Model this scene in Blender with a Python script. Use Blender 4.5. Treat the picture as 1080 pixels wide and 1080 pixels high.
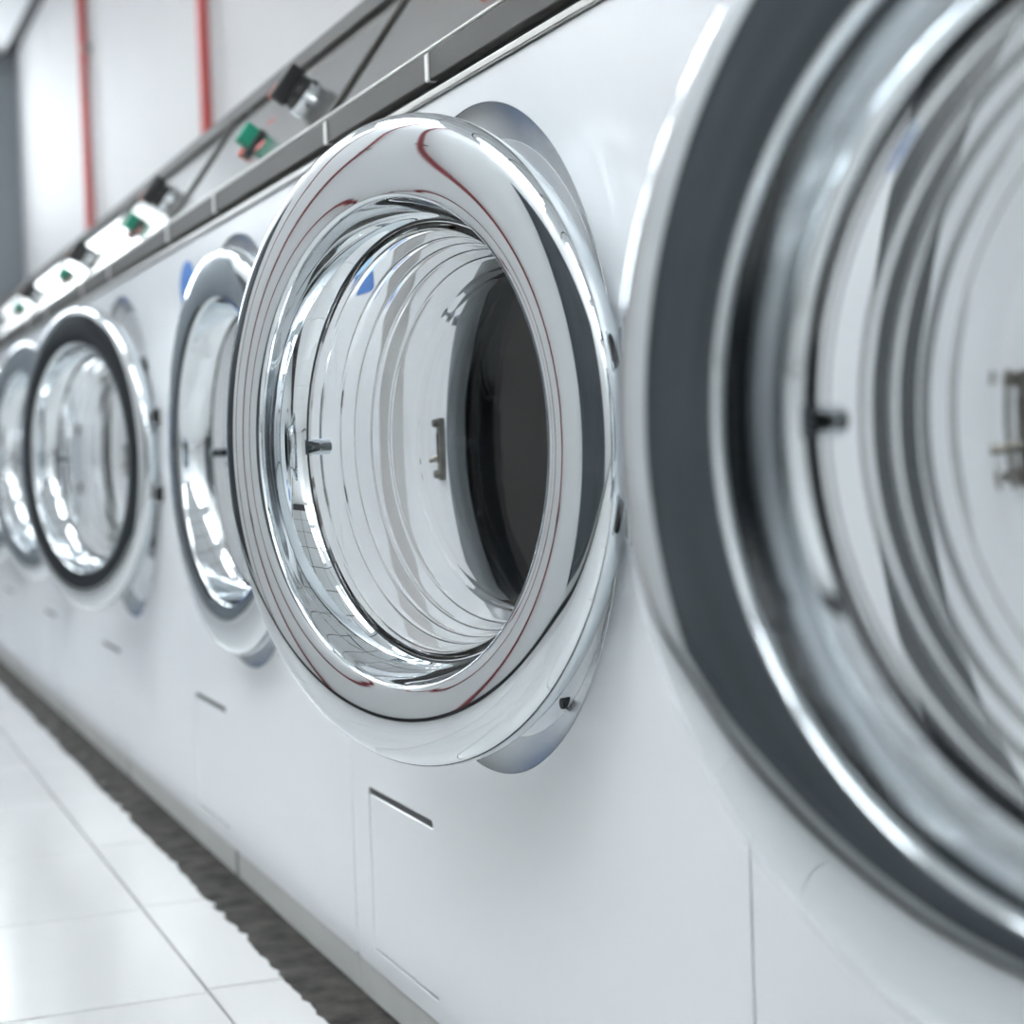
import bpy, bmesh, math, random
from mathutils import Vector, Matrix
random.seed(7)
for o in list(bpy.data.objects):
    bpy.data.objects.remove(o)
scene = bpy.context.scene
C = scene.collection

# ------------------------------------------------------------------ camera
CAM_Z = 0.482                                   # camera height above the floor
TH, PI_, RO = map(math.radians, (21.8973, -2.0753, -1.9684))
fw = Vector((-math.cos(TH)*math.cos(PI_), math.sin(TH)*math.cos(PI_), math.sin(PI_)))
rt = Vector((math.sin(TH), math.cos(TH), 0)); up = rt.cross(fw)
r2 = math.cos(RO)*rt + math.sin(RO)*up
u2 = -math.sin(RO)*rt + math.cos(RO)*up
cd = bpy.data.cameras.new('camera'); cam = bpy.data.objects.new('camera', cd); C.objects.link(cam)
M = Matrix.Identity(4)
for i in range(3):
    M[i][0] = r2[i]; M[i][1] = u2[i]; M[i][2] = -fw[i]
M[0][3], M[1][3], M[2][3] = 0.0, -0.4477, CAM_Z
cam.matrix_world = M
cd.sensor_width = 36; cd.lens = 1872.4*36/1080; cd.clip_start = 0.02
cd.dof.use_dof = True; cd.dof.focus_distance = 1.18; cd.dof.aperture_fstop = 6.2
scene.camera = cam

# ------------------------------------------------------------------ world, exposure
w = bpy.data.worlds.new('world'); scene.world = w; w.use_nodes = True
w.node_tree.nodes['Background'].inputs[0].default_value = (0.75, 0.85, 1.0, 1)
w.node_tree.nodes['Background'].inputs[1].default_value = 0.3
vs = scene.view_settings
vs.view_transform = 'Standard'; vs.look = 'None'; vs.gamma = 1.0; vs.use_curve_mapping = False
vs.exposure = 0.0
LAMP = 25.0                                      # strength of the fluorescent diffusers

# ------------------------------------------------------------------ materials
def newmat(name):
    m = bpy.data.materials.new(name); m.use_nodes = True
    nt = m.node_tree; return m, nt, nt.nodes['Principled BSDF']
def mat(name, col, rough=0.5, metal=0.0, noise=None, bump=None, coat=0.0, aniso=0.0):
    """noise=(scale, amount): gentle colour variation; bump=(scale, strength, stretch)"""
    m, nt, b = newmat(name)
    b.inputs['Base Color'].default_value = (*col, 1)
    b.inputs['Roughness'].default_value = rough; b.inputs['Metallic'].default_value = metal
    b.inputs['Coat Weight'].default_value = coat; b.inputs['Coat Roughness'].default_value = 0.08
    tc = nt.nodes.new('ShaderNodeTexCoord')
    if noise:
        n = nt.nodes.new('ShaderNodeTexNoise'); n.inputs['Scale'].default_value = noise[0]; n.inputs['Detail'].default_value = 5
        nt.links.new(tc.outputs['Object'], n.inputs['Vector'])
        r = nt.nodes.new('ShaderNodeValToRGB')
        a = noise[1]
        r.color_ramp.elements[0].color = (*[c*(1-a) for c in col], 1); r.color_ramp.elements[0].position = 0.3
        r.color_ramp.elements[1].color = (*[min(1, c*(1+a)) for c in col], 1); r.color_ramp.elements[1].position = 0.7
        nt.links.new(n.outputs['Fac'], r.inputs['Fac']); nt.links.new(r.outputs['Color'], b.inputs['Base Color'])
    if bump:
        n2 = nt.nodes.new('ShaderNodeTexNoise'); n2.inputs['Scale'].default_value = bump[0]; n2.inputs['Detail'].default_value = 4
        mp = nt.nodes.new('ShaderNodeMapping'); mp.inputs['Scale'].default_value = bump[2] if len(bump) > 2 else (1, 1, 1)
        nt.links.new(tc.outputs['Object'], mp.inputs['Vector']); nt.links.new(mp.outputs['Vector'], n2.inputs['Vector'])
        bp = nt.nodes.new('ShaderNodeBump'); bp.inputs['Strength'].default_value = bump[1]; bp.inputs['Distance'].default_value = 0.002
        nt.links.new(n2.outputs['Fac'], bp.inputs['Height']); nt.links.new(bp.outputs['Normal'], b.inputs['Normal'])
    return m
def emit(name, col, s):
    m, nt, b = newmat(name)
    b.inputs['Base Color'].default_value = (*col, 1)
    b.inputs['Emission Color'].default_value = (*col, 1); b.inputs['Emission Strength'].default_value = s
    return m
MT = {}
MT['enamel'] = mat('white_enamel', (0.83, 0.86, 0.885), 0.28, noise=(3, 0.015), coat=0.3)
MT['chrome'] = mat('chrome', (0.74, 0.785, 0.815), 0.025, 1.0)
MT['collar'] = mat('polished_collar_steel', (0.74, 0.76, 0.77), 0.24, 1.0)
MT['stainless'] = mat('stainless_sheet', (0.55, 0.55, 0.53), 0.17, 1.0, noise=(6, 0.04), bump=(60, 0.02, (0.05, 1, 1)))
MT['rail'] = mat('brushed_rail', (0.06, 0.058, 0.054), 0.5, 0.0, bump=(200, 0.04, (0.02, 1, 1)))
MT['rail'].node_tree.nodes['Principled BSDF'].inputs['Specular IOR Level'].default_value = 0.25
MT['railjoint'] = mat('rail_joint_metal', (0.75, 0.75, 0.74), 0.4, 0.6)
MT['strip'] = mat('silver_strip', (0.50, 0.50, 0.48), 0.3, 1.0)
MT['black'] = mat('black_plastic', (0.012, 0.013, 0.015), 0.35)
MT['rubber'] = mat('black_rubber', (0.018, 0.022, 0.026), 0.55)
MT['gasket'] = mat('grey_rubber_gasket', (0.15, 0.17, 0.19), 0.5)
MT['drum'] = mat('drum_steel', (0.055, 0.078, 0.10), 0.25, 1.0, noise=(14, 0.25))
MT['plinth'] = mat('grey_base_paint', (0.50, 0.51, 0.50), 0.55, noise=(8, 0.06))
MT['concrete'] = mat('dark_dirty_concrete', (0.040, 0.037, 0.033), 0.9, noise=(30, 0.9), bump=(90, 0.9))
MT['tile'] = mat('pale_floor_tile', (0.67, 0.67, 0.66), 0.2, noise=(5, 0.02))
MT['grout'] = mat('grey_grout', (0.40, 0.40, 0.39), 0.9, noise=(40, 0.2))
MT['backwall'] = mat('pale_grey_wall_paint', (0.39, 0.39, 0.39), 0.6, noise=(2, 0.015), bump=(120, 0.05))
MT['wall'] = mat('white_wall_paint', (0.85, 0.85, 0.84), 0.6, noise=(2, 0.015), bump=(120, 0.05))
MT['ceil'] = mat('ceiling_panel_white', (0.84, 0.85, 0.86), 0.8, noise=(30, 0.02))
MT['grid'] = mat('ceiling_grid_dark', (0.06, 0.06, 0.065), 0.6)
MT['red'] = mat('red_pipe_paint', (0.40, 0.04, 0.035), 0.35)
MT['maroon'] = mat('maroon_pipe_paint', (0.20, 0.025, 0.03), 0.35)
MT['green'] = mat('green_switch_plastic', (0.01, 0.24, 0.15), 0.3)
MT['orange'] = mat('orange_red_plastic', (0.75, 0.12, 0.08), 0.4)
MT['redprint'] = mat('red_print', (0.55, 0.12, 0.12), 0.6)
MT['blue'] = mat('blue_sticker_print', (0.0, 0.13, 0.48), 0.4)
MT['paleblue'] = mat('pale_blue_print', (0.35, 0.62, 0.86), 0.4)
MT['steel'] = mat('dull_steel_hardware', (0.25, 0.235, 0.21), 0.35, 1.0, noise=(80, 0.35))
MT['dark'] = mat('charcoal_panel', (0.075, 0.085, 0.095), 0.4, noise=(3, 0.2))
MT['darker'] = mat('near_black_panel', (0.028, 0.031, 0.035), 0.4)
MT['greywall'] = mat('mid_grey_wall', (0.20, 0.22, 0.24), 0.6, noise=(3, 0.05))
MT['bluecart'] = mat('blue_plastic', (0.02, 0.10, 0.33), 0.35)
MT['skirting'] = mat('black_skirting', (0.02, 0.02, 0.022), 0.45)
MT['lamp'] = emit('fluorescent_diffuser', (0.93, 0.97, 1.0), LAMP)
MT['daylight'] = emit('daylight_pane', (0.9, 0.96, 1.0), 8.0)
MT['white'] = mat('white_fixture_paint', (0.8, 0.8, 0.8), 0.4)
def glass(name):
    m, nt, b = newmat(name)
    b.inputs['Base Color'].default_value = (0.985, 0.995, 0.995, 1)
    b.inputs['Transmission Weight'].default_value = 1.0
    b.inputs['Roughness'].default_value = 0.0; b.inputs['IOR'].default_value = 1.36
    return m
MT['glass'] = glass('clear_door_glass')

# ------------------------------------------------------------------ helpers
def obj(name, bm, m, parent=None, smooth=None, loc=None):
    me = bpy.data.meshes.new(name)
    bmesh.ops.recalc_face_normals(bm, faces=bm.faces[:])
    bm.to_mesh(me); bm.free(); me.materials.append(MT[m])
    if smooth is not None:
        me.polygons.foreach_set('use_smooth', [True]*len(me.polygons))
        me.set_sharp_from_angle(angle=math.radians(smooth))
    o = bpy.data.objects.new(name, me); C.objects.link(o)
    if parent: o.parent = parent
    if loc: o.location = loc
    return o
def empty(name, loc, label, cat, group=None):
    o = bpy.data.objects.new(name, None); C.objects.link(o); o.location = loc
    o.empty_display_size = 0.05
    return tag(o, label, cat, group)
def tag(o, label, cat=None, group=None, kind=None):
    o['label'] = label
    if cat: o['category'] = cat
    if group: o['group'] = group
    if kind: o['kind'] = kind
    return o
def box(x0, x1, y0, y1, z0, z1, bev=0.0, seg=2, bm=None):
    b = bmesh.new()
    bmesh.ops.create_cube(b, size=1.0)
    for v in b.verts:
        v.co = Vector((x0 + (v.co.x+.5)*(x1-x0), y0 + (v.co.y+.5)*(y1-y0), z0 + (v.co.z+.5)*(z1-z0)))
    if bev:
        bmesh.ops.bevel(b, geom=b.edges[:], offset=bev, segments=seg, affect='EDGES', profile=0.5)
    if bm is None: return b
    me = bpy.data.meshes.new('t'); b.to_mesh(me); b.free(); bm.from_mesh(me); bpy.data.meshes.remove(me)
    return bm
def cyl(p0, p1, r0, r1=None, n=20, bm=None, caps=True):
    bm = bm or bmesh.new(); r1 = r0 if r1 is None else r1
    p0 = Vector(p0); p1 = Vector(p1); a = (p1-p0).normalized()
    t = a.orthogonal().normalized(); s = a.cross(t)
    A = [bm.verts.new(p0 + r0*(math.cos(2*math.pi*i/n)*t + math.sin(2*math.pi*i/n)*s)) for i in range(n)]
    B = [bm.verts.new(p1 + r1*(math.cos(2*math.pi*i/n)*t + math.sin(2*math.pi*i/n)*s)) for i in range(n)]
    for i in range(n): bm.faces.new((A[i], A[(i+1) % n], B[(i+1) % n], B[i]))
    if caps: bm.faces.new(A[::-1]); bm.faces.new(B)
    return bm
def smoothprof(P, n=5):
    """Catmull-Rom through the points of P (open)"""
    out = []
    for i in range(len(P)-1):
        p0 = P[max(i-1, 0)]; p1 = P[i]; p2 = P[i+1]; p3 = P[min(i+2, len(P)-1)]
        for k in range(n):
            t = k/n
            out.append(tuple(0.5*(2*p1[j] + (p2[j]-p0[j])*t + (2*p0[j]-5*p1[j]+4*p2[j]-p3[j])*t*t + (3*p1[j]-p0[j]-3*p2[j]+p3[j])*t**3) for j in (0, 1)))
    out.append(P[-1]); return out
def lathe(prof, cx, cz, n=160, closed=False, bm=None):
    """prof = [(radius, outward)], axis along y through (cx, cz); outward = -y"""
    bm = bm or bmesh.new(); rings = []
    for (r, d) in prof:
        if r < 1e-6: rings.append([bm.verts.new((cx, -d, cz))])
        else: rings.append([bm.verts.new((cx + r*math.cos(2*math.pi*i/n), -d, cz + r*math.sin(2*math.pi*i/n))) for i in range(n)])
    pairs = list(zip(rings, rings[1:])) + ([(rings[-1], rings[0])] if closed else [])
    for A, B in pairs:
        for i in range(n):
            j = (i+1) % n
            if len(A) == 1 and len(B) == 1: continue
            if len(A) == 1: bm.faces.new((A[0], B[j], B[i]))
            elif len(B) == 1: bm.faces.new((A[i], A[j], B[0]))
            else: bm.faces.new((A[i], A[j], B[j], B[i]))
    return bm
def panel_with_holes(outer, holes, y0, y1):
    bm = bmesh.new()
    def loop(pts):
        vs_ = [bm.verts.new((x, y0, z)) for x, z in pts]
        return [bm.edges.new((vs_[i], vs_[(i+1) % len(vs_)])) for i in range(len(vs_))]
    ed = loop(outer)
    for h in holes: ed += loop(h)
    bmesh.ops.triangle_fill(bm, use_beauty=True, use_dissolve=False, edges=ed, normal=(0, -1, 0))
    g = bmesh.ops.extrude_face_region(bm, geom=bm.faces[:])
    for v in [e for e in g['geom'] if isinstance(e, bmesh.types.BMVert)]: v.co.y = y1
    return bm
def rrect(x0, x1, z0, z1, r, n=4):
    P = []
    for cx, cz, a in ((x1-r, z1-r, 0), (x0+r, z1-r, 90), (x0+r, z0+r, 180), (x1-r, z0+r, 270)):
        for k in range(n+1):
            t = math.radians(a + 90*k/n); P.append((cx + r*math.cos(t), cz + r*math.sin(t)))
    return P
def circle(cx, cz, r, n=96):
    return [(cx + r*math.cos(2*math.pi*i/n), cz + r*math.sin(2*math.pi*i/n)) for i in range(n)]

# ------------------------------------------------------------------ the room
X0, X1, YF, YB, ZC = -9.5, 3.0, -1.75, 0.70, 2.6
def struct(name, bm, m, label=None):
    o = obj(name, bm, m); o['kind'] = 'structure'
    if label: o['label'] = label
    return o
floor = struct('floor', box(X0, X1, YF, YB, -0.06, -0.004), 'grout', 'pale tiled floor in front of the washing machines')
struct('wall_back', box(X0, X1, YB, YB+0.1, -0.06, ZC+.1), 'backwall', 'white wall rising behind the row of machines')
struct('wall_front', box(X0, X1, YF-0.1, YF, -0.06, ZC+.1), 'wall', 'white wall facing the machines across the aisle')
struct('wall_left', box(X0-0.1, X0, YF, YB, -0.06, ZC+.1), 'greywall', 'grey end wall beyond the far machines')
struct('wall_right', box(X1, X1+0.1, YF, YB, -0.06, ZC+.1), 'wall', 'white end wall behind the camera')
ceil = struct('ceiling', box(X0, X1, YF, YB, ZC, ZC+0.08), 'grid', 'suspended ceiling of white panels in a dark grid')
struct('baseboard_front', box(X0, X1, YF, YF+0.015, 0.0, 0.04), 'skirting', 'black skirting along the wall across the aisle')
# ceiling panels
pm = None
CP = 0.6
for i in range(int((X1-X0)/CP)):
    for j in range(int((YB-YF)/CP)+1):
        x = X0 + i*CP; y = YF + j*CP
        if y + CP > YB + .05: continue
        if pm is None:
            o = obj('ceiling_panel', box(0.013, CP-0.013, 0.013, CP-0.013, -0.006, 0.0), 'ceil', ceil); pm = o.data
        else:
            o = bpy.data.objects.new('ceiling_panel', pm); C.objects.link(o); o.parent = ceil
        o.location = (x, y, ZC)
# floor tiles: a cut row with a broken edge beside the dirty concrete, then whole tiles
TS = 0.33
YE = -0.052; YJ = -0.123
rnd = random.Random(3)
def broken_tile(x0, x1):
    bm = bmesh.new(); n = 28
    top = []; 
    for k in range(n+1):
        x = x0 + (x1-x0)*k/n
        top.append((x, YE + rnd.uniform(-0.002, 0.0015) + 0.001*math.sin(x*17) + (0.004 if rnd.random() < 0.06 else 0)))
    A = [bm.verts.new((x, y, 0)) for x, y in top]; B = [bm.verts.new((x, YJ+0.001, 0)) for x, _ in top]
    A2 = [bm.verts.new((x, y+0.001, -0.006)) for x, y in top]; B2 = [bm.verts.new((x, YJ+0.001, -0.006)) for x, _ in top]
    for k in range(n):
        bm.faces.new((A[k], A[k+1], B[k+1], B[k])); bm.faces.new((A[k], A2[k], A2[k+1], A[k+1])); bm.faces.new((B[k], B[k+1], B2[k+1], B2[k]))
    bm.faces.new((A[0], B[0], B2[0], A2[0])); bm.faces.new((A[n], A2[n], B2[n], B[n]))
    return bm
tm = None
for i in range(28):
    x = -7.2 + i*TS
    if x > 0.6: break
    obj('floor_tile', broken_tile(x+0.0015, x+TS-0.0015), 'tile', floor)
for i in range(38):
    for j in range(8):
        x = X0 + i*TS; y = YJ - (j+1)*TS
        if x + TS > X1 or y < YF: continue
        if tm is None:
            o = obj('floor_tile', box(0.0015, TS-0.0015, 0.001, TS-0.001, -0.006, 0.0, 0.0006, 1), 'tile', floor); tm = o.data
        else:
            o = bpy.data.objects.new('floor_tile', tm); C.objects.link(o); o.parent = floor
        o.location = (x, y, 0)
# dirty concrete strip between the tiles and the machine bases
bm = bmesh.new(); nx, ny = 700, 12
g = [[None]*(ny+1) for _ in range(nx+1)]
from mathutils import noise as mnoise
for i in range(nx+1):
    for j in range(ny+1):
        x = -6.2 + 7.2*i/nx; y = -0.068 + 0.10*j/ny
        h = -0.0015 + 0.0025*mnoise.noise(Vector((x*14, y*14, 0))) + 0.003*mnoise.noise(Vector((x*60, y*60, 3)))
        if y < YE+0.006: h = min(h, -0.0035)
        g[i][j] = bm.verts.new((x, y, h))
for i in range(nx):
    for j in range(ny): bm.faces.new((g[i][j], g[i+1][j], g[i+1][j+1], g[i][j+1]))
o = obj('trim_1', bm, 'concrete', smooth=60); tag(o, 'strip of dark dirty concrete between floor tiles and machine bases', kind='structure')

# ceiling lights
def ceiling_light(x, y, label):
    e = empty('ceiling_light', (x, y, ZC-0.006), label, 'light', 'fluorescent ceiling lights')
    obj('housing', box(-0.62, 0.62, -0.09, 0.09, -0.05, 0.0, 0.006), 'white', e)
    for s in (-0.045, 0.045):
        obj('tube', cyl((-0.59, s, -0.068), (0.59, s, -0.068), 0.018, n=16), 'lamp', e, 40)
    obj('end_cap', box(-0.62, -0.59, -0.085, 0.085, -0.09, -0.05, 0.004), 'white', e)
    obj('end_cap', box(0.59, 0.62, -0.085, 0.085, -0.09, -0.05, 0.004), 'white', e)
for k, x in enumerate((-8.2, -6.4, -4.6, -2.8, -1.0, 0.8, 2.2)):
    for y in (-1.0, -1.5):
        ceiling_light(x, y, 'twin-tube ceiling light, %s from the far end, %s' % (('first', 'second', 'third', 'fourth', 'fifth', 'sixth', 'seventh')[k], 'nearer the machines' if y > -1.2 else 'nearer the facing wall'))

# red pipes on the wall behind the machines (both in view) and on the facing wall (seen mirrored)
def pipe(x, y, r, z0, z1, label, wall):
    e = empty('red_pipe', (x, y, z0), label, 'pipe')
    obj('pipe', cyl((0, 0, 0), (0, 0, z1-z0), r, n=20), 'red' if wall > 0 else 'maroon', e, 40)
    for zz in (0.35, 1.25, 2.1):
        obj('pipe_clip', box(-r-0.012, r+0.012, (-0.004 if wall > 0 else -abs(r)-0.008), (abs(r)+0.008 if wall > 0 else 0.004), zz-0.012, zz+0.012, 0.002), 'steel', e)
pipe(-4.985, YB-0.03, 0.018, 0, ZC-0.008, 'red vertical pipe on white wall, the nearer one right of the other', 1)
pipe(-7.12, YB-0.03, 0.020, 0, ZC-0.008, 'red vertical pipe on white wall at the far left', 1)
for x in (-2.2, -2.5, -2.95):
    pipe(x, YF+0.03, 0.015, 0.04, ZC-0.008, 'thin maroon pipe on the facing wall, %s of three' % {-2.2: 'nearest the camera', -2.5: 'the middle', -2.95: 'farthest from the camera'}[x], -1)

# dark window bays in the facing wall (mirrored as the dark bands of the chrome rings)
def bay(n, x0, x1, label, m='dark'):
    e = bpy.data.objects.new('window_%d' % n, None); C.objects.link(e); e.location = ((x0+x1)/2, YF, 0.1)
    tag(e, label, kind='structure'); hw = (x1-x0)/2
    obj('window_pane', box(-hw, hw, 0.002, 0.012, 0.0, 1.35), m, e)
    for (a, b_, c, d_) in ((-hw, -hw+.05, 0, 1.35), (hw-.05, hw, 0, 1.35), (-.025, .025, 0, 1.35), (-hw, hw, 0, .05), (-hw, hw, 1.30, 1.35)):
        obj('window_frame', box(a, b_, 0.0, 0.04, c, d_, 0.004), m, e)
bay(1, -1.50, 0.3, 'wide dark window across the aisle, nearest the camera')
bay(2, -5.2, -3.45, 'dark window across the aisle, beyond the red pipes', 'darker')
sh = bpy.data.objects.new('door_1', None); C.objects.link(sh); sh.location = (-7.3, YF, 0.0); tag(sh, 'grey roller shutter across the aisle at the far end', kind='structure')
for k in range(20): obj('shutter_slat', box(-2.0, 2.0, 0.004, 0.022, 0.1*k+0.003, 0.1*k+0.097, 0.004, 1), 'greywall', sh)
dw = bpy.data.objects.new('window_3', None); C.objects.link(dw); dw.location = (X0, -0.5, 1.72); tag(dw, 'high daylight window in the far end wall', kind='structure')
obj('window_pane', box(0.004, 0.012, -0.9, 0.9, 0.0, 0.80), 'daylight', dw)
for (a, b_, c, d_) in ((-.95, -.9, -.05, .85), (.9, .95, -.05, .85), (-.02, .02, 0, .8), (-.9, .9, -.05, 0), (-.9, .9, .8, .85)):
    obj('window_frame', box(0.0, 0.05, a, b_, c, d_, 0.004, 1), 'white', dw)
# blue laundry carts at the far end (mirrored in the door lips)
def cart(x, y, label):
    e = empty('laundry_cart', (x, y, 0), label, 'cart', 'blue laundry carts')
    bm = bmesh.new()
    for (x0_, x1_, y0_, y1_, z0_, z1_) in ((-.4, .4, -.28, -.25, .25, .8), (-.4, .4, .25, .28, .25, .8), (-.4, -.37, -.25, .25, .25, .8), (.37, .4, -.25, .25, .25, .8), (-.4, .4, -.28, .28, .22, .25)):
        box(x0_, x1_, y0_, y1_, z0_, z1_, bm=bm)
    obj('basket', bm, 'bluecart', e)
    obj('rim', panel_ring(), 'white', e, loc=(0, 0, 0.8))
    for sx in (-.33, .33):
        for sy in (-.22, .22):
            obj('leg', cyl((sx, sy, .08), (sx, sy, .23), .014), 'steel', e, 40)
            obj('wheel', cyl((sx-.012, sy, .04), (sx+.012, sy, .04), .04), 'rubber', e, 40)
def panel_ring():
    bm = bmesh.new()
    for a in ((-.42, .42, -.30, -.25, 0, .03), (-.42, .42, .25, .30, 0, .03), (-.42, -.37, -.25, .25, 0, .03), (.37, .42, -.25, .25, 0, .03)): box(*a, bm=bm)
    return bm
cart(-8.3, -0.45, 'blue laundry cart at the far end, nearer the machines')
cart(-8.8, -1.25, 'blue laundry cart at the far end, nearer the facing wall')

# ------------------------------------------------------------------ the washing machine
W = 0.72; HW = W/2
ZB = -0.4494 + CAM_Z; ZT = 0.2577 + CAM_Z          # white front panel
CX = -0.009; CZ = 0.0056 + CAM_Z; CR = 0.2335        # opening in the panel
HX = 0.257; HY = -0.006; DL = 0.226; DZ = 0.0055 + CAM_Z   # hinge axis, its distance to the door's centre
FX0, FX1, FZ0, FZ1 = 0.051-HW, 0.219-HW, -0.432+CAM_Z, -0.289+CAM_Z    # service flap
GAP = 0.0012
def make_machine():
    e = empty('washing_machine', (0, 0, 0), 'x', 'washing machine', 'row of front-loading washing machines')
    # cabinet behind the front
    bm = bmesh.new()
    t = 0.012
    box(-HW+GAP, -HW+GAP+t, 0.02, 0.62, 0.03, ZT+.005, bm=bm); box(HW-GAP-t, HW-GAP, 0.02, 0.62, 0.03, ZT+.005, bm=bm)
    box(-HW+GAP, HW-GAP, 0.61, 0.62, 0.03, ZT+.005, bm=bm); box(-HW+GAP, HW-GAP, 0.02, 0.62, 0.03, 0.04, bm=bm)
    box(-HW+GAP, HW-GAP, 0.02, 0.62, ZT, ZT+.012, bm=bm)
    obj('cabinet', bm, 'enamel', e)
    # front panel with round opening and flap cut-out
    bm = panel_with_holes(rrect(-HW+GAP, HW-GAP, ZB, ZT, 0.006), [circle(CX, CZ, CR, 128), rrect(FX0, FX1, FZ0, FZ1, 0.004)], 0.0, 0.02)
    o = obj('front_panel', bm, 'enamel', e, 35)
    mod = o.modifiers.new('edge', 'BEVEL'); mod.width = 0.0012; mod.segments = 2; mod.limit_method = 'ANGLE'; mod.angle_limit = math.radians(50)
    # service flap: finger slit above it, filled black to paint its shade
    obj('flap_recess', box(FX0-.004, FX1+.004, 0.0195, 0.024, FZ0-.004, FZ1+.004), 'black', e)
    obj('service_flap', box(FX0+.0006, FX1-.0006, 0.0008, 0.016, FZ0+.0022, FZ1-.0065, 0.0006, 1), 'enamel', e)
    obj('slit_shade', box(FX0+.0006, FX1-.0006, 0.0012, 0.019, FZ1-.0062, FZ1-.0003), 'rubber', e)
    # polished dish around the opening
    prof = [(0.2340, -0.0015), (0.2333, 0.0002), (0.2322, -0.0002), (0.222, -0.0052), (0.214, -0.0093), (0.207, -0.0129), (0.207, -0.0170), (0.234, -0.008)]
    obj('collar', lathe(prof, CX, CZ, 160, True), 'collar', e, 40)
    prof = smoothprof([(0.2085, -0.0118), (0.2075, -0.0124), (0.200, -0.0160), (0.190, -0.0195), (0.180, -0.0232), (0.168, -0.0290), (0.156, -0.0335), (0.148, -0.0345)], 4)
    prof += [(0.148, -0.042), (0.19, -0.028), (0.2085, -0.018)]
    obj('inner_dish', lathe(prof, CX, CZ, 128, True), 'enamel', e, 40)
    prof = smoothprof([(0.150, -0.0335), (0.1485, -0.0300), (0.1460, -0.0285), (0.1425, -0.0300), (0.1395, -0.0350), (0.1385, -0.0420)], 4)
    prof += [(0.143, -0.046), (0.150, -0.042)]
    obj('drum_gasket', lathe(prof, CX, CZ, 128, True), 'gasket', e, 50)
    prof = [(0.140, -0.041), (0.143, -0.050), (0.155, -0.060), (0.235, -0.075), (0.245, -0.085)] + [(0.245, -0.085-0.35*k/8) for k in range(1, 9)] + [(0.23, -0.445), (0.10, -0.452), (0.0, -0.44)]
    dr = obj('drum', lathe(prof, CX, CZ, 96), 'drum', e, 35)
    for k in range(3):
        a = math.radians(90 + 120*k)
        bm = bmesh.new(); n = 5; A = []
        for yy in (0.10, 0.43):
            ring = []
            for q in range(n):
                s = (q/(n-1)-.5); rr = 0.246 - 0.055*(1-(2*s)**2); aa = a + s*0.35
                ring.append(bm.verts.new((CX+rr*math.cos(aa), yy, CZ+rr*math.sin(aa))))
            A.append(ring)
        for q in range(n-1): bm.faces.new((A[0][q], A[0][q+1], A[1][q+1], A[1][q]))
        bm.faces.new(A[0]); bm.faces.new(A[1][::-1])
        obj('lifter', bm, 'drum', dr, 40)
    # latch striker on the dish, left of the opening
    lx = CX - 0.163
    la = obj('latch_plate', box(lx-0.0032, lx+0.0032, 0.0262, 0.034, CZ-0.030, CZ+0.020, 0.001), 'steel', e)
    obj('latch_slot', box(lx-0.0018, lx+0.0018, 0.0255, 0.0265, CZ-0.016, CZ+0.008, 0.0004, 1), 'black', la)
    bm = cyl((lx, 0.027, CZ+0.016), (lx, 0.0225, CZ+0.016), 0.0035, 0.003, 14); obj('screw', bm, 'steel', la, 40)
    bm = cyl((lx, 0.027, CZ-0.025), (lx, 0.0225, CZ-0.025), 0.0038, 0.003, 14); obj('screw', bm, 'steel', la, 40)
    bm = cyl((lx-0.001, 0.0265, CZ-0.012), (lx-0.004, 0.020, CZ-0.014), 0.003, 0.002, 12); obj('latch_hook', bm, 'steel', la, 40)
    for (ax, r) in ((142, 0.156), (38, 0.156)):
        a = math.radians(ax); q = (CX+r*math.cos(a), 0.034, CZ+r*math.sin(a))
        obj('bolt', cyl(q, (q[0], 0.027, q[2]), 0.0055, 0.0045, 12), 'gasket', e, 40)
    a = math.radians(-58)
    obj('bumper', cyl((CX+0.205*math.cos(a), 0.016, CZ+0.205*math.sin(a)), (CX+0.205*math.cos(a), 0.009, CZ+0.205*math.sin(a)), 0.0042, 0.0036, 16), 'rubber', e, 40)
    # hinges: knuckle blocks on the collar, plate on the panel side
    for s in (0.053, -0.050):
        h = obj('hinge', box(HX-0.016, HX-0.001, -0.010, 0.006, CZ+s-0.011, CZ+s+0.009, 0.003), 'black', e)
        obj('hinge_pin', cyl((HX-0.006, -0.008, CZ+s-0.014), (HX-0.006, -0.008, CZ+s+0.013), 0.0035, n=12), 'chrome', h, 40)
    # door: origin on the hinge axis
    cx = -DL; d0 = 0.0
    ring = ([(0.155, -0.0110), (0.2020, -0.0115)] +
            smoothprof([(0.2020, -0.0115), (0.2098, -0.0098), (0.2136, -0.0040), (0.2146, 0.0010), (0.2134, 0.0058), (0.2102, 0.0095), (0.2055, 0.0119), (0.1985, 0.0134), (0.1900, 0.0143), (0.1800, 0.0144), (0.1700, 0.0138), (0.1640, 0.0128)], 5) +
            smoothprof([(0.1640, 0.0128), (0.1618, 0.0120), (0.1604, 0.0104), (0.1596, 0.0080)], 4)[1:] +
            smoothprof([(0.1596, 0.0080), (0.1576, -0.0005), (0.1548, -0.0090), (0.1516, -0.0160), (0.1480, -0.0210)], 5)[1:] +
            [(0.1480, -0.0222), (0.155, -0.0222)])
    d = obj('door', lathe(ring, cx, 0, 192, True), 'chrome', e, 38)
    d['label'] = 'round chrome door ring with a glass bowl'
    d.location = (HX, HY, DZ)
    g = [(0.1482, -0.0212), (0.1477, -0.0209), (0.1471, -0.0213), (0.1469, -0.0224), (0.1500, -0.0226), (0.1500, -0.0245), (0.1545, -0.0245), (0.1545, -0.0224), (0.1482, -0.0224)]
    obj('door_seal', lathe(g, cx, 0, 128, True), 'rubber', d, 40)
    NG = 120
    outp = []; inn = []
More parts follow.
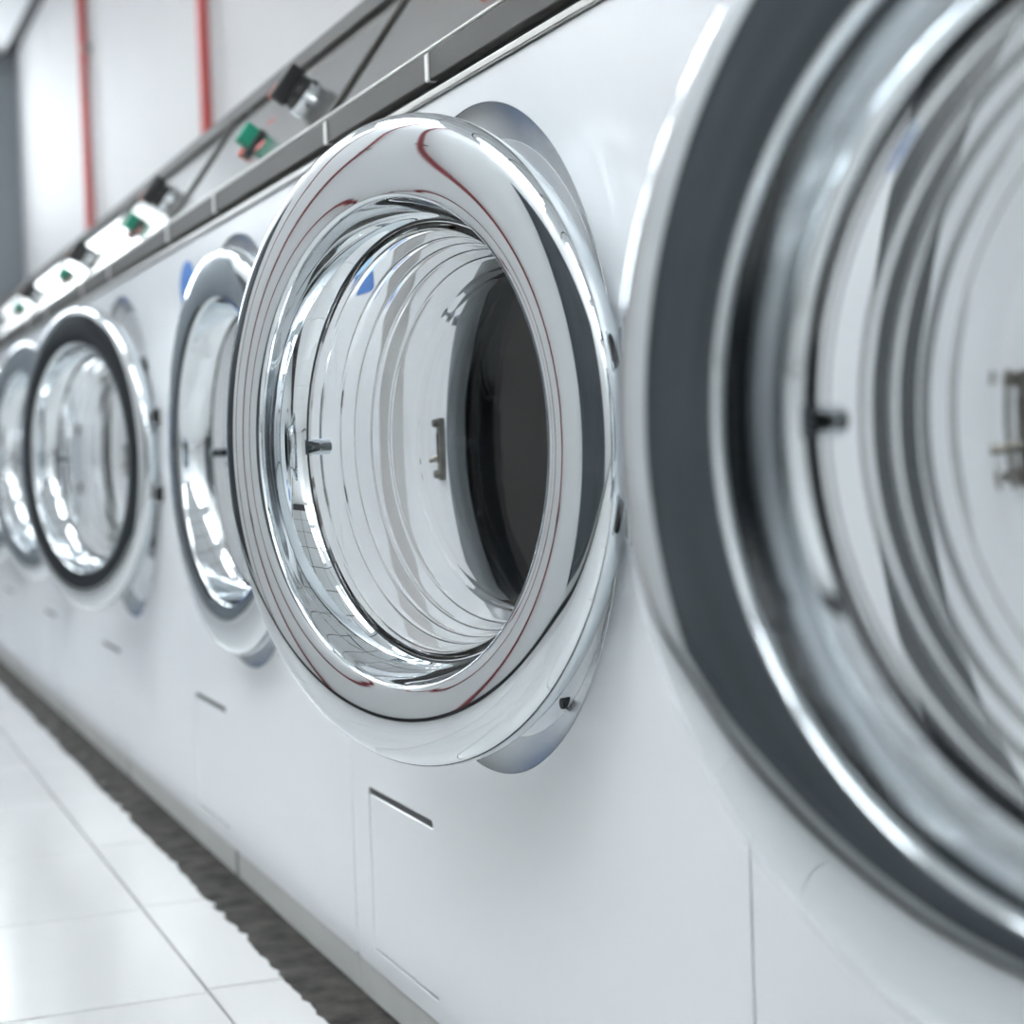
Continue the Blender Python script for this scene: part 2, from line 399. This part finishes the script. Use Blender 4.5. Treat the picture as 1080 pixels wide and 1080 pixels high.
    ridges = (0.10, 0.30, 0.47, 0.64, 0.81)
    for k in range(NG+1):
        t = k/NG; dd = -0.0215 - 0.0750*t; r = 0.1462 - 0.0204*t - 0.003*t**6
        outp.append((r + sum(0.0007*math.exp(-((t-q)/0.016)**2) for q in ridges), dd))
        inn.append((r - 0.0042, dd + 0.0004))
    outp += smoothprof([(0.1228, -0.0965), (0.1215, -0.0995), (0.1180, -0.1018), (0.110, -0.1030), (0.06, -0.1055), (0.03, -0.1063)], 4)[1:] + [(0.0, -0.1065)]
    inn = [(0.0, -0.1023), (0.03, -0.1021), (0.06, -0.1013), (0.108, -0.0989), (0.1155, -0.0979), (0.1180, -0.0966)] + inn[:-2:][::-1]
    obj('glass_bowl', lathe(outp + inn, cx, 0, 160, True), 'glass', d, 50)
    # chrome latch bolt on the free edge of the door
    lb = obj('latch_bolt', cyl((cx-0.150, 0.020, 0.0), (cx-0.150, 0.040, 0.0), 0.006, n=16), 'chrome', d, 40)
    # base plates
    obj('base_plate', box(-HW+.0005, 0.229-HW, 0.002, 0.02, 0.0, ZB-.001, 0.001, 1), 'plinth', e)
    obj('base_plate', box(0.245-HW, HW-.0005, 0.002, 0.02, 0.0, ZB-.001, 0.001, 1), 'plinth', e)
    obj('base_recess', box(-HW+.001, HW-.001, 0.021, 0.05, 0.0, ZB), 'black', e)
    obj('base_gap_shade', box(0.2292-HW, 0.2448-HW, 0.0035, 0.02, 0.0, ZB-.001), 'black', e)  # black filler stands in for the shade inside the open gap
    # silver strip, black filler painting the shade of the gap, rail
    obj('top_strip', box(-HW+.0006, HW-.0006, -0.003, 0.02, ZT+.0006, ZT+.0068, 0.0012), 'strip', e)
    obj('gap_shade', box(-HW+.0003, HW-.0003, 0.006, 0.022, ZT+.006, ZT+.016), 'black', e)
    z0 = ZT+.0145; z1 = ZT+.036
    obj('rail', box(-HW+.0003, HW-.0003, -0.002, 0.02, z0, z1, 0.0012), 'rail', e)
    for x in (-HW+0.004, -HW+0.275):
        obj('rail_joint', box(x-0.004, x+0.004, -0.0032, 0.005, z0-.0002, z1-.001, 0.0008, 1), 'railjoint', e)
    # sloped console
    S0 = Vector((0, 0.000, z1)); S1 = Vector((0, 0.092, CAM_Z+0.4255))
    sd = (S1-S0).normalized(); sn = Vector((0, -sd.z, sd.y))
    L = (S1-S0).length
    def slab(x0, x1, a0, a1, h0, h1, bev=0.0):
        b = box(x0, x1, a0, a1, h0, h1, bev)
        for v in b.verts:
            x, a, h = v.co; v.co = Vector((x, 0, 0)) + S0 + sd*a + sn*h
        return b
    con = obj('console', slab(-HW+.0003, HW-.0003, 0, L, -0.012, 0.0), 'stainless', e)
    obj('console_lip', slab(-HW+.0003, HW-.0003, 0.0, 0.004, 0.0, 0.003, 0.0008), 'strip', con)
    obj('console_joint', slab(-HW+.001, -HW+.013, 0.004, L, 0.0, 0.0035, 0.001), 'rail', con)
    obj('top_trim', box(-HW+.0003, HW-.0003, 0.086, 0.125, CAM_Z+0.424, CAM_Z+0.442, 0.002), 'rail', e)
    obj('console_top', box(-HW+.0003, HW-.0003, 0.125, 0.61, CAM_Z+0.43, CAM_Z+0.440), 'stainless', e)
    obj('console_back', box(-HW+.0003, HW-.0003, 0.60, 0.61, ZT+.01, CAM_Z+0.43), 'enamel', e)
    # rocker switch
    gx = 0.335-HW; ga = 0.056
    sw = obj('rocker_switch', slab(gx-0.010, gx+0.010, ga-0.018, ga+0.016, 0.0, 0.005, 0.0015), 'black', con)
    b = slab(gx-0.007, gx+0.008, ga-0.010, ga+0.015, 0.004, 0.021, 0.002); obj('rocker', b, 'green', sw)
    obj('rocker_side', slab(gx-0.022, gx-0.0105, ga-0.016, ga+0.012, 0.0, 0.008, 0.001), 'orange', sw)
    obj('red_lettering', slab(gx+0.030, gx+0.062, ga-0.016, ga-0.007, 0.0, 0.0004), 'redprint', con)
    obj('red_lettering', slab(gx-0.006, gx+0.020, ga+0.026, ga+0.032, 0.0, 0.0004), 'redprint', con)
    # selector knob
    kx = 0.500-HW; ka = 0.078
    kc = S0 + sd*ka + Vector((kx, 0, 0))
    kn = obj('selector_knob', cyl(kc, kc+sn*0.006, 0.021, 0.020, 28), 'chrome', con, 40)
    obj('knob_body', cyl(kc+sn*0.006, kc+sn*0.016, 0.019, 0.017, 28), 'black', kn, 40)
    obj('knob_grip', slab(kx-0.0055, kx+0.0055, ka-0.021, ka+0.021, 0.014, 0.032, 0.002), 'black', kn)
    obj('knob_mark', slab(kx-0.0058, kx-0.0040, ka-0.021, ka-0.004, 0.026, 0.0325), 'orange', kn)
    return e, d
def copy_tree(o, parent=None):
    c = o.copy(); C.objects.link(c)
    if parent: c.parent = parent
    for ch in list(o.children): copy_tree(ch, c)
    return c
XC = -1.161
proto, _ = make_machine()
machines = {0: proto}
for k in (1, -1, -2, -3, -4, -5): machines[k] = copy_tree(proto)
opening = {1: 20.6, 0: 17.6, -1: 3.9, -2: 15.5, -3: 12, -4: 10, -5: 8}
labels = {1: 'nearest white washing machine, its large blurred door ring cut by the right edge',
          0: 'white washing machine in focus at the centre with its chrome door ajar',
          -1: 'white washing machine left of the central one, its door almost shut',
          -2: 'white washing machine with dark-ringed door at the left edge, second from the central one',
          -3: 'third washing machine to the left of the central one, mostly out of view',
          -4: 'fourth washing machine to the left of the central one, far down the row',
          -5: 'farthest washing machine at the left end of the row'}
for k, m in machines.items():
    m.location = (XC + k*W, 0, 0); m['label'] = labels[k]
    d = [c for c in m.children if c.name.split('.')[0] == 'door'][0]
    d.rotation_euler = (0, 0, math.radians(opening[k]))

# stickers
def oval_sticker(parent, x, z, label):
    P = []
    n = 32
    bm = bmesh.new(); vs_ = [bm.verts.new((x+0.042*math.cos(2*math.pi*i/n), -0.0006, z+0.030*math.sin(2*math.pi*i/n))) for i in range(n)]
    f = bm.faces.new(vs_); r = bmesh.ops.extrude_face_region(bm, geom=[f])
    for v in [q for q in r['geom'] if isinstance(q, bmesh.types.BMVert)]: v.co.y = 0.0002
    s = obj('sticker', bm, 'blue', parent); s['label'] = label
    obj('sticker_band', box(x-0.034, x+0.016, -0.0006, 0.0002, z-0.055, z-0.027), 'paleblue', s)
    obj('sticker_foot', box(x-0.034, x+0.016, -0.0006, 0.0002, z-0.072, z-0.055), 'blue', s)
oval_sticker(machines[-1], 0.105-HW, 0.208+CAM_Z, 'blue oval sticker')
for k in (0, 1): oval_sticker(machines[k], 0.105-HW, 0.208+CAM_Z, 'blue oval sticker')
